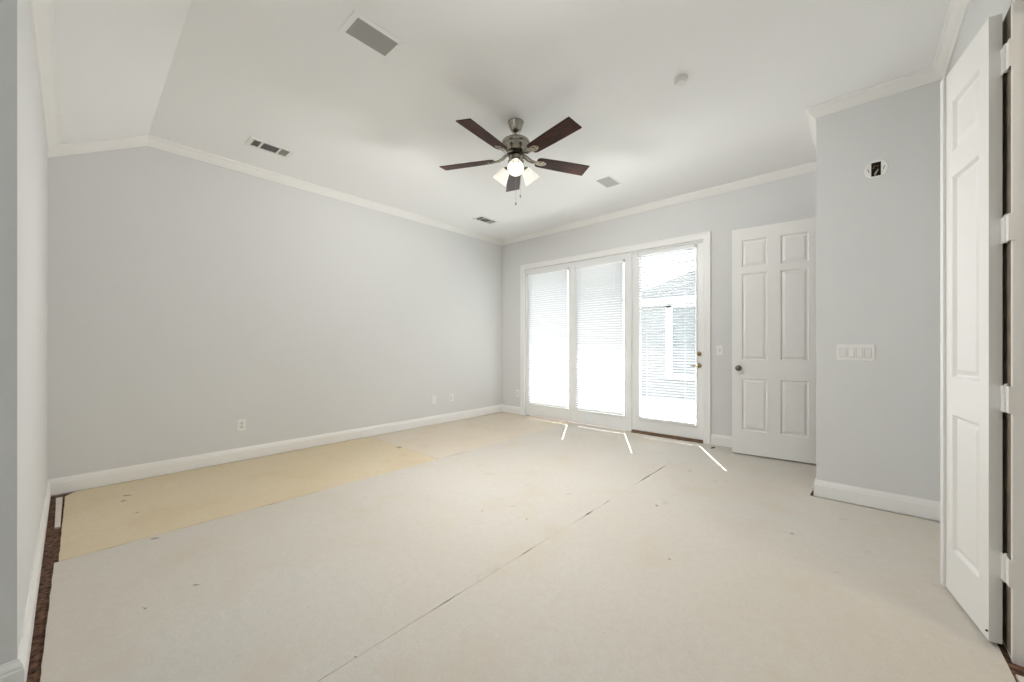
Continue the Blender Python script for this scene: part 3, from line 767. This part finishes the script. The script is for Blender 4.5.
for a in ((-0.026, -0.0245, 0.002, 0.05, -0.049, 0.049), (0.0245, 0.026, 0.002, 0.05, -0.049, 0.049), (-0.026, 0.026, 0.002, 0.05, -0.05, -0.0485), (-0.026, 0.026, 0.002, 0.05, 0.0485, 0.05), (-0.026, 0.026, 0.05, 0.052, -0.05, 0.05)): box(bm, *a)
obj('box_cavity', bm, mat('box_brown', (0.045, 0.03, 0.02), 0.7), jb)
for q, (colr, pts) in enumerate((((0.55, 0.5, 0.42), [(-0.01, 0.045, -0.045), (0.002, 0.02, -0.02), (0.01, 0.012, 0.0), (0.0, 0.012, -0.015), (-0.008, 0.016, -0.032)]),
                                ((0.30, 0.20, 0.10), [(0.015, 0.045, 0.04), (0.008, 0.015, 0.028), (-0.008, 0.012, 0.030), (-0.015, 0.02, 0.012)]),
                                ((0.03, 0.03, 0.03), [(0.018, 0.045, -0.03), (0.016, 0.016, -0.02), (0.017, 0.012, 0.0), (0.012, 0.018, 0.015)]))):
    bm = bmesh.new(); tube(bm, pts, 0.004, 8); obj('wire', bm, mat('wire_%d' % q, colr, 0.5), jb, True)
for s in (-1, 1):
    bm = bmesh.new(); box(bm, -0.002, 0.002, -0.0075, -0.005, -0.014, 0.014, 0.0005, at(s * 0.041, 0, 0.002 * s) @ Matrix.Rotation(0.25 * s, 4, 'Y')); obj('screw_slot', bm, mat('slot_brown', (0.20, 0.16, 0.12), 0.6), jb)

# ------------------------------------------------------------------ bits lying on the floor
bm = bmesh.new()
poly = [(0.102, -5.098), (0.110, -5.064), (0.50, -5.062), (0.845, -5.060), (0.838, -5.084), (0.60, -5.088), (0.36, -5.092)]
prism(bm, poly, xy, FB, -0.001)
tag(obj('board_offcut', bm, OFFCUT), 'narrow pale board offcut lying in the dark gap by the near left corner', 'offcut')
bm = bmesh.new(); box(bm, -0.035, 0.035, -0.009, 0.009, 0.0, 0.006, 0.001, at(3.452, -0.155, 0.0) @ Matrix.Rotation(math.radians(75), 4, 'Z')); box(bm, -0.018, 0.015, -0.006, 0.006, 0.006, 0.009, 0.0005, at(3.455, -0.150, 0.0) @ Matrix.Rotation(math.radians(62), 4, 'Z'))
tag(obj('wood_scrap', bm, SCRAP), 'tiny dark wood scrap on the floor beside the glazed door casing', 'wood scrap')

# ------------------------------------------------------------------ outside
bm = bmesh.new(); box(bm, -12, 14, 0.15, 20, -0.22, -0.12); struct('ground', bm, PATIO)
bm = bmesh.new(); box(bm, -0.6, 6.0, 0.141, 1.42, 2.76, 2.84); box(bm, -0.6, 6.0, 1.40, 1.44, 2.745, 2.86); struct('roof_eave', bm, UNITP)
hs = thing('house', 'neighbouring house wing with a sloped roof seen through the door blind', 'house', (3.5, 6.5, -0.12))
HM = at(-3.5, -6.5, 0.12)
def hp(name, bm, m, parent=hs): bm.transform(HM); return obj(name, bm, m, parent)
bm = bmesh.new(); wall_holes(bm, (7.0, 4.5), (0.45, 4.5), -0.12, 2.2, -0.2, [(7.0 - 2.5, 7.0 - 1.30, 0.45, 2.1)]); box(bm, 0.45, 0.65, 4.71, 9, -0.12, 2.2); hp('house_wall', bm, STUCCO)
bm = bmesh.new()
for a in ((1.22, 1.36, 0.40, 2.16), (2.44, 2.56, 0.40, 2.16)): box(bm, a[0], a[1], 4.46, 4.56, a[2], a[3])
box(bm, 1.22, 2.56, 4.46, 4.56, 2.06, 2.16); box(bm, 1.20, 2.58, 4.44, 4.56, 0.36, 0.48); wf = hp('house_window', bm, UNITP)
bm = bmesh.new(); box(bm, 1.36, 2.44, 4.53, 4.545, 0.48, 2.06); hp('house_pane', bm, HGLASS, wf)
bm = bmesh.new(); box(bm, 0.2, 7.2, 4.38, 4.42, 2.16, 2.34); hp('fascia', bm, UNITP)
bm = bmesh.new()
v = [bm.verts.new(p) for p in ((0.1, 4.34, 2.34), (7.3, 4.34, 2.34), (7.3, 9.5, 2.34), (0.1, 9.5, 2.34), (3.4, 6.85, 4.0), (7.3, 6.85, 4.0))]
for f in ((0, 1, 5, 4), (2, 3, 4, 5), (3, 0, 4), (1, 2, 5), (0, 3, 2, 1)): bm.faces.new([v[i] for i in f])
hp('house_roof', bm, ROOFING)
